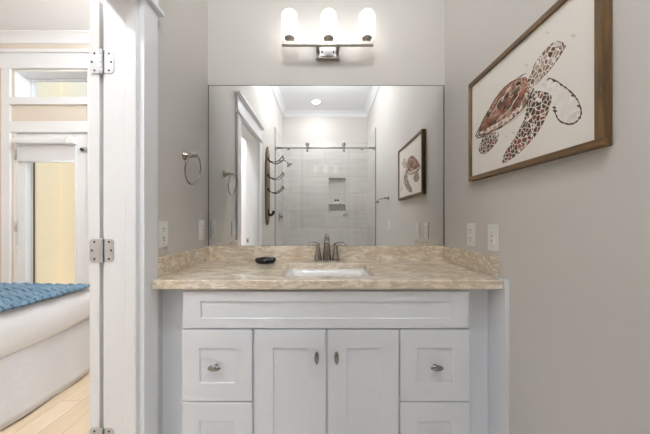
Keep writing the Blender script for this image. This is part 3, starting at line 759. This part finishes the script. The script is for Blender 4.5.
def ink(mb, pts, mi, lay):
    p = onpaper(smooth(pts)); a = [mb.bm.verts.new((px_ - .0002 - .00015 * lay, y, z)) for y, z in p]
    f = mb.bm.faces.new(a); f.material_index = mi
    bmesh.ops.triangulate(mb.bm, faces=[f])
def stroke(mb, pts, wd_, mi, lay):
    pts = [Vector(p) for p in pts]; L1, L2 = [], []
    for i, p in enumerate(pts):
        tg = (pts[min(i + 1, len(pts) - 1)] - pts[max(0, i - 1)]).normalized(); n = Vector((-tg.y, tg.x)); w_ = wd_ * (.5 + random.random() * .9)
        L1.append(p + n * w_); L2.append(p - n * w_)
    p = onpaper([tuple(v) for v in L1] + [tuple(v) for v in L2]); k = len(L1)
    vs = [mb.bm.verts.new((px_ - .0002 - .00015 * lay, y, z)) for y, z in p]
    for i in range(k - 1): mb.bm.faces.new([vs[i], vs[i + 1], vs[k + i + 1], vs[k + i]]).material_index = mi
mb = MB()
shell = [(26, 325), (36, 290), (60, 245), (85, 205), (110, 175), (140, 155), (170, 146), (178, 155), (183, 185), (180, 215), (165, 240), (140, 265), (110, 290), (75, 310), (45, 325)]
head = [(180, 152), (190, 135), (197, 112), (210, 90), (230, 65), (250, 45), (270, 34), (287, 37), (293, 52), (285, 70), (268, 95), (250, 120), (230, 140), (205, 165), (190, 180), (178, 172)]
flip = [(180, 198), (200, 190), (225, 190), (250, 200), (253, 220), (245, 250), (230, 285), (210, 320), (185, 350), (155, 380), (125, 402), (102, 413), (103, 395), (115, 370), (135, 340), (150, 310), (165, 285), (172, 260), (176, 240)]
pale = [(190, 190), (215, 172), (240, 158), (262, 155), (285, 170), (305, 185), (325, 205), (340, 230), (345, 260), (335, 280), (315, 292), (290, 288), (275, 278), (268, 262), (262, 240), (255, 215), (240, 200), (215, 194)]
rear = [(42, 328), (85, 316), (88, 335), (80, 352), (65, 370), (45, 385), (30, 380), (27, 360), (36, 345)]
belly = [(178, 160), (190, 178), (196, 205), (185, 235), (160, 262), (120, 292), (80, 312), (110, 288), (160, 240), (180, 205)]
ink(mb, pale, 3, 0); ink(mb, rear, 0, 0); ink(mb, belly, 5, 0); ink(mb, shell, 2, 1); ink(mb, head, 1, 1); ink(mb, flip, 0, 2)
stroke(mb, smooth([(240, 158), (262, 155), (285, 170), (305, 185), (325, 205), (340, 230), (345, 260), (335, 280), (315, 292), (290, 288), (275, 278), (265, 258), (260, 240)])[:-5], 2.4, 4, 2)
stroke(mb, smooth([(26, 325), (36, 290), (60, 245), (85, 205), (110, 175), (140, 155), (170, 146)])[:-5], 1.3, 4, 2)
stroke(mb, smooth([(26, 328), (75, 312), (110, 292), (140, 267), (165, 242), (182, 215), (186, 185)])[:-5], 1.8, 4, 2)
stroke(mb, smooth([(205, 166), (230, 142), (250, 121), (268, 96), (285, 71), (292, 52)])[:-5], 1.2, 4, 2)
ink(mb, [(262, 38), (272, 36), (280, 44), (276, 54), (266, 52)], 5, 2)
stroke(mb, [(266, 52), (272, 55), (278, 50)], 2, 4, 3)
for (u, v, s) in ((320, 18, 9), (240, 8, 6), (135, 318, 6), (112, 330, 5), (175, 110, 6)):
    ink(mb, [(u - s, v), (u - s * .2, v - s * .7), (u + s, v - s * .2), (u + s * .3, v + s * .7)], 5, 0)
ink(mb, [(30, 318), (70, 296), (110, 272), (140, 246), (160, 222), (172, 196), (182, 200), (172, 232), (150, 258), (112, 288), (76, 308), (44, 323)], 6, 2)
for (u, v, du, dv) in ((62, 268, 40, -62), (96, 222, 30, -46), (120, 200, 34, -30), (80, 284, 52, -50), (130, 232, 30, -46)):
    stroke(mb, [(u + du * k / 5 + random.uniform(-3, 3), v + dv * k / 5) for k in range(6)], 1.1, 3, 3)
for (u, v, s_) in ((60, 262, 9), (92, 232, 12), (112, 205, 10), (140, 190, 11), (150, 168, 8), (76, 286, 8), (120, 240, 9)):
    ink(mb, [(u - s_ * .5, v + s_), (u - s_ * .8, v - s_ * .2), (u + s_ * .3, v - s_), (u + s_, v - s_ * .4), (u + s_ * .5, v + s_ * .5)], 4, 2)
for (u, v, s_) in ((262, 157, 6), (284, 170, 5), (318, 203, 5), (338, 235, 6), (340, 272, 5), (316, 290, 5), (286, 286, 5), (264, 250, 7), (262, 240, 6)):
    ink(mb, [(u - s_, v), (u, v - s_ * .6), (u + s_, v + s_ * .2), (u, v + s_ * .8)], 4, 3)
mb.build('turtle_print', ['ink_flipper', 'ink_head', 'ink_shell', 'ink_pale', 'ink_edge', 'ink_wash', 'ink_scute'], pf)

# ------------------------------------------------------------------ shower at the far end (seen in the mirror)
YG = -2.36; TZ = 2.565; tt = .008
mb = MB().box(XL, NX0, YR, YR + tt, 0, TZ).box(NX1, XR, YR, YR + tt, 0, TZ).box(NX0, NX1, YR, YR + tt, 0, NZ0).box(NX0, NX1, YR, YR + tt, NZ1, TZ)
mb.box(NX0 - .01, NX0, YR - .1, YR, NZ0 - .01, NZ1 + .01).box(NX1, NX1 + .01, YR - .1, YR, NZ0 - .01, NZ1 + .01)
mb.box(NX0, NX1, YR - .1, YR, NZ0 - .01, NZ0).box(NX0, NX1, YR - .1, YR, NZ1, NZ1 + .01).box(NX0, NX1, YR - .104, YR - .096, NZ0, NZ1)
mb.box(XL, XL + tt, YR + tt, YG + .02, 0, TZ).box(XR - tt, XR, YR + tt, YG + .02, 0, TZ)
struct('wall_shower', mb, 'tile')
struct('trim_13', MB().box(XL, XL + tt + .003, YG + .02, YG + .03, 0, TZ), 'nickel')
struct('trim_14', MB().box(XR - tt - .003, XR, YG + .02, YG + .03, 0, TZ), 'nickel')
ns = MB().box(NX0 + .0005, NX1 - .0005, YR - .095, YR + .012, 1.452, 1.468).build('niche_shelf', 'tile', None, .002)
tag(ns, 'thin tiled shelf across the shower wall niche', 'shelf')
for k, (x, c) in enumerate(((.20, 'towel_grey'), (.245, 'towel_grey'))):
    b_ = thing('toiletry_bottle', 'small dark-capped toiletry bottle on the niche shelf, %s one' % ('right' if k else 'left'), 'bottle', (x, YR - .04, 1.468), 'toiletry bottles in the niche')
    MB().lathe([(0, 0), (.018, 0), (.019, .004), (.019, .035), (.011, .042)], (x, YR - .04, 1.468), n=20).build('body', 'porcelain', b_)
    MB().lathe([(.012, .042), (.016, .044), (.016, .074), (.012, .077)], (x, YR - .04, 1.468), n=20).build('cap', c, b_)

ZR = vz(148.5, 4.09)
sr = thing('shower_rail', 'round steel header rail across the top of the shower glass', 'rail', (0, YG + .02, ZR))
MB().lathe([(.013, XL + .01), (.013, XR - .01)], (0, YG + .02, ZR), 'x', 20).build('rail', 'chrome', sr)
for x, s in ((XL + tt, 1), (XR - tt, -1)):
    MB().lathe([(.024, 0), (.024, s * .025), (.017, s * .03)], (x, YG + .02, ZR), 'x', 20).build('wall_socket', 'chrome', sr)
def gpanel(name, x0, x1, y, z1, label):
    o = thing(name, label, 'glass panel', ((x0 + x1) / 2, y, .02))
    MB().box(x0, x1, y - .004, y + .004, .02, z1).build('pane', 'glass', o)
    return o
gl = gpanel('fixed_glass_panel', XL + .012, -.325, YG - .015, ZR + .03, 'clear fixed shower glass panel on the left of the sliding door')
gr = gpanel('fixed_glass_panel', .35, XR - .012, YG - .015, ZR + .03, 'clear fixed shower glass panel on the right of the sliding door')
for o, x in ((gl, -.55), (gr, .57)):
    MB().lathe([(.02, YG - .03), (.02, YG - .019)], (x, 0, ZR - .0), 'y', 20).build('clamp', 'chrome', o)
gs = gpanel('sliding_glass_door', -.357, .38, YG + .05, ZR - .02, 'clear sliding shower door hanging from rollers on the rail'); gs['category'] = 'shower door'
for x in (vx(307.7, 4.09), vx(343.6, 4.09)):
    r_ = MB().lathe([(.008, YG + .042), (.03, YG + .044), (.03, YG + .058), (.022, YG + .062), (0, YG + .062)], (x, 0, ZR + .042), 'y', 24).build('roller', 'chrome', gs)
    MB().box(x - .014, x + .014, YG + .055, YG + .064, ZR - .07, ZR + .03).build('hanger', 'chrome', r_, .003)
MB().lathe([(.03, YG + .054), (.03, YG + .066), (.022, YG + .07), (.02, YG + .06), (0, YG + .06)], (vx(345, 4.04), 0, vz(215.5, 4.04)), 'y', 24).build('finger_pull', 'chrome', gs)

# shower head and valve on the left tiled wall
sx = XL + tt
hd = thing('shower_fixture', 'chrome shower head on a bent arm high on the left shower wall', 'shower head', (sx, -2.77, 2.13))
MB().lathe([(.03, 0), (.03, .006), (.012, .012)], (sx, -2.77, 2.15), 'x', 20).build('flange', 'chrome', hd)
MB().tube([(sx + .005, -2.77, 2.15), (sx + .06, -2.77, 2.16), (sx + .1, -2.77, 2.15), (sx + .13, -2.77, 2.12)], .009, 12).build('arm', 'chrome', hd)
mb = MB().lathe([(.012, 0), (.018, -.02), (.05, -.045), (.052, -.056), (0, -.058)], (0, 0, 0), n=28)
for v in mb.bm.verts: v.co = Matrix.Translation((sx + .128, -2.77, 2.125)) @ Matrix.Rotation(R(-35), 4, 'Y') @ v.co
mb.build('spray_head', 'chrome', hd)
vv = thing('shower_valve', 'chrome lever valve on the left shower wall', 'shower valve', (sx, -2.72, 1.22))
MB().lathe([(.075, 0), (.075, .004), (.03, .01), (.024, .05), (0, .052)], (sx, -2.72, 1.22), 'x', 28).build('escutcheon', 'chrome', vv)
MB().tube([(sx + .045, -2.72, 1.22), (sx + .055, -2.68, 1.222), (sx + .06, -2.63, 1.224)], [.009, .008, .006], 12).build('lever', 'chrome', vv)

# ------------------------------------------------------------------ towel rack board on the left wall (seen in the mirror)
ry, rz0, rz1 = -1.77, 1.10, 2.12
tk = thing('towel_rack', 'surfboard-shaped wooden towel rack with black wire arms on the left wall, seen in the mirror', 'towel rack', (XL, ry, rz0))
half = [(0, 0), (.05, .03), (.085, .09), (.105, .2), (.118, .4), (.118, .6), (.108, .78), (.08, .92), (.045, .985), (0, 1.02)]
prof = [(XL + .0005, ry + a, rz0 + b) for a, b in half] + [(XL + .0005, ry - a, rz0 + b) for a, b in half[-2:0:-1]]
MB().prism(prof, (.022, 0, 0)).build('board', 'board', tk, .005, 3)
for z in (1.955, 1.745, 1.565):
    mb = MB()
    for s in (-1, 1):
        p = [(XL + .018, ry + s * .055, z), (XL + .05, ry + s * .055, z - .03), (XL + .1, ry + s * .055, z - .05), (XL + .15, ry + s * .055, z - .04), (XL + .195, ry + s * .055, z), (XL + .21, ry + s * .055, z + .03)]
        p = [tuple(v) for v in smooth([Vector(q) for q in p], 4)][:-4]
        mb.tube(p[:21], .0055, 10)
    mb.tube([(XL + .21, ry - .058, z + .03), (XL + .214, ry, z + .032), (XL + .21, ry + .058, z + .03)], .0055, 10)
    mb.box(XL + .0215, XL + .026, ry - .07, ry + .07, z - .014, z + .014)
    mb.build('wire_arm', 'iron', tk)
mb = MB().box(XL + .0215, XL + .028, ry - .02, ry + .02, 1.22, 1.31)
mb.tube([(XL + .024, ry, 1.24), (XL + .06, ry, 1.228), (XL + .085, ry, 1.245), (XL + .09, ry, 1.285)], [.016, .015, .015, .018], 14)
mb.build('hook', 'iron', tk, .002)

# towel bar on the right wall (seen in the mirror)
by0, by1, bz = -1.53, -2.14, 1.43
tb = thing('towel_bar', 'bowed nickel towel bar on the right wall beside the shower, seen in the mirror', 'towel bar', (XR, (by0 + by1) / 2, bz))
for y in (by0, by1):
    MB().lathe([(.025, -.0005), (.025, -.005), (.012, -.016), (.009, -.06), (0, -.062)], (XR, y, bz), 'x', 24).build('post', 'nickel', tb)
pts = [(XR - .055 - .02 * math.sin(math.pi * k / 16), by0 + .02 + (by1 - by0 - .04) * k / 16, bz) for k in range(17)]
MB().tube(pts, .007, 12).build('bar', 'nickel', tb)
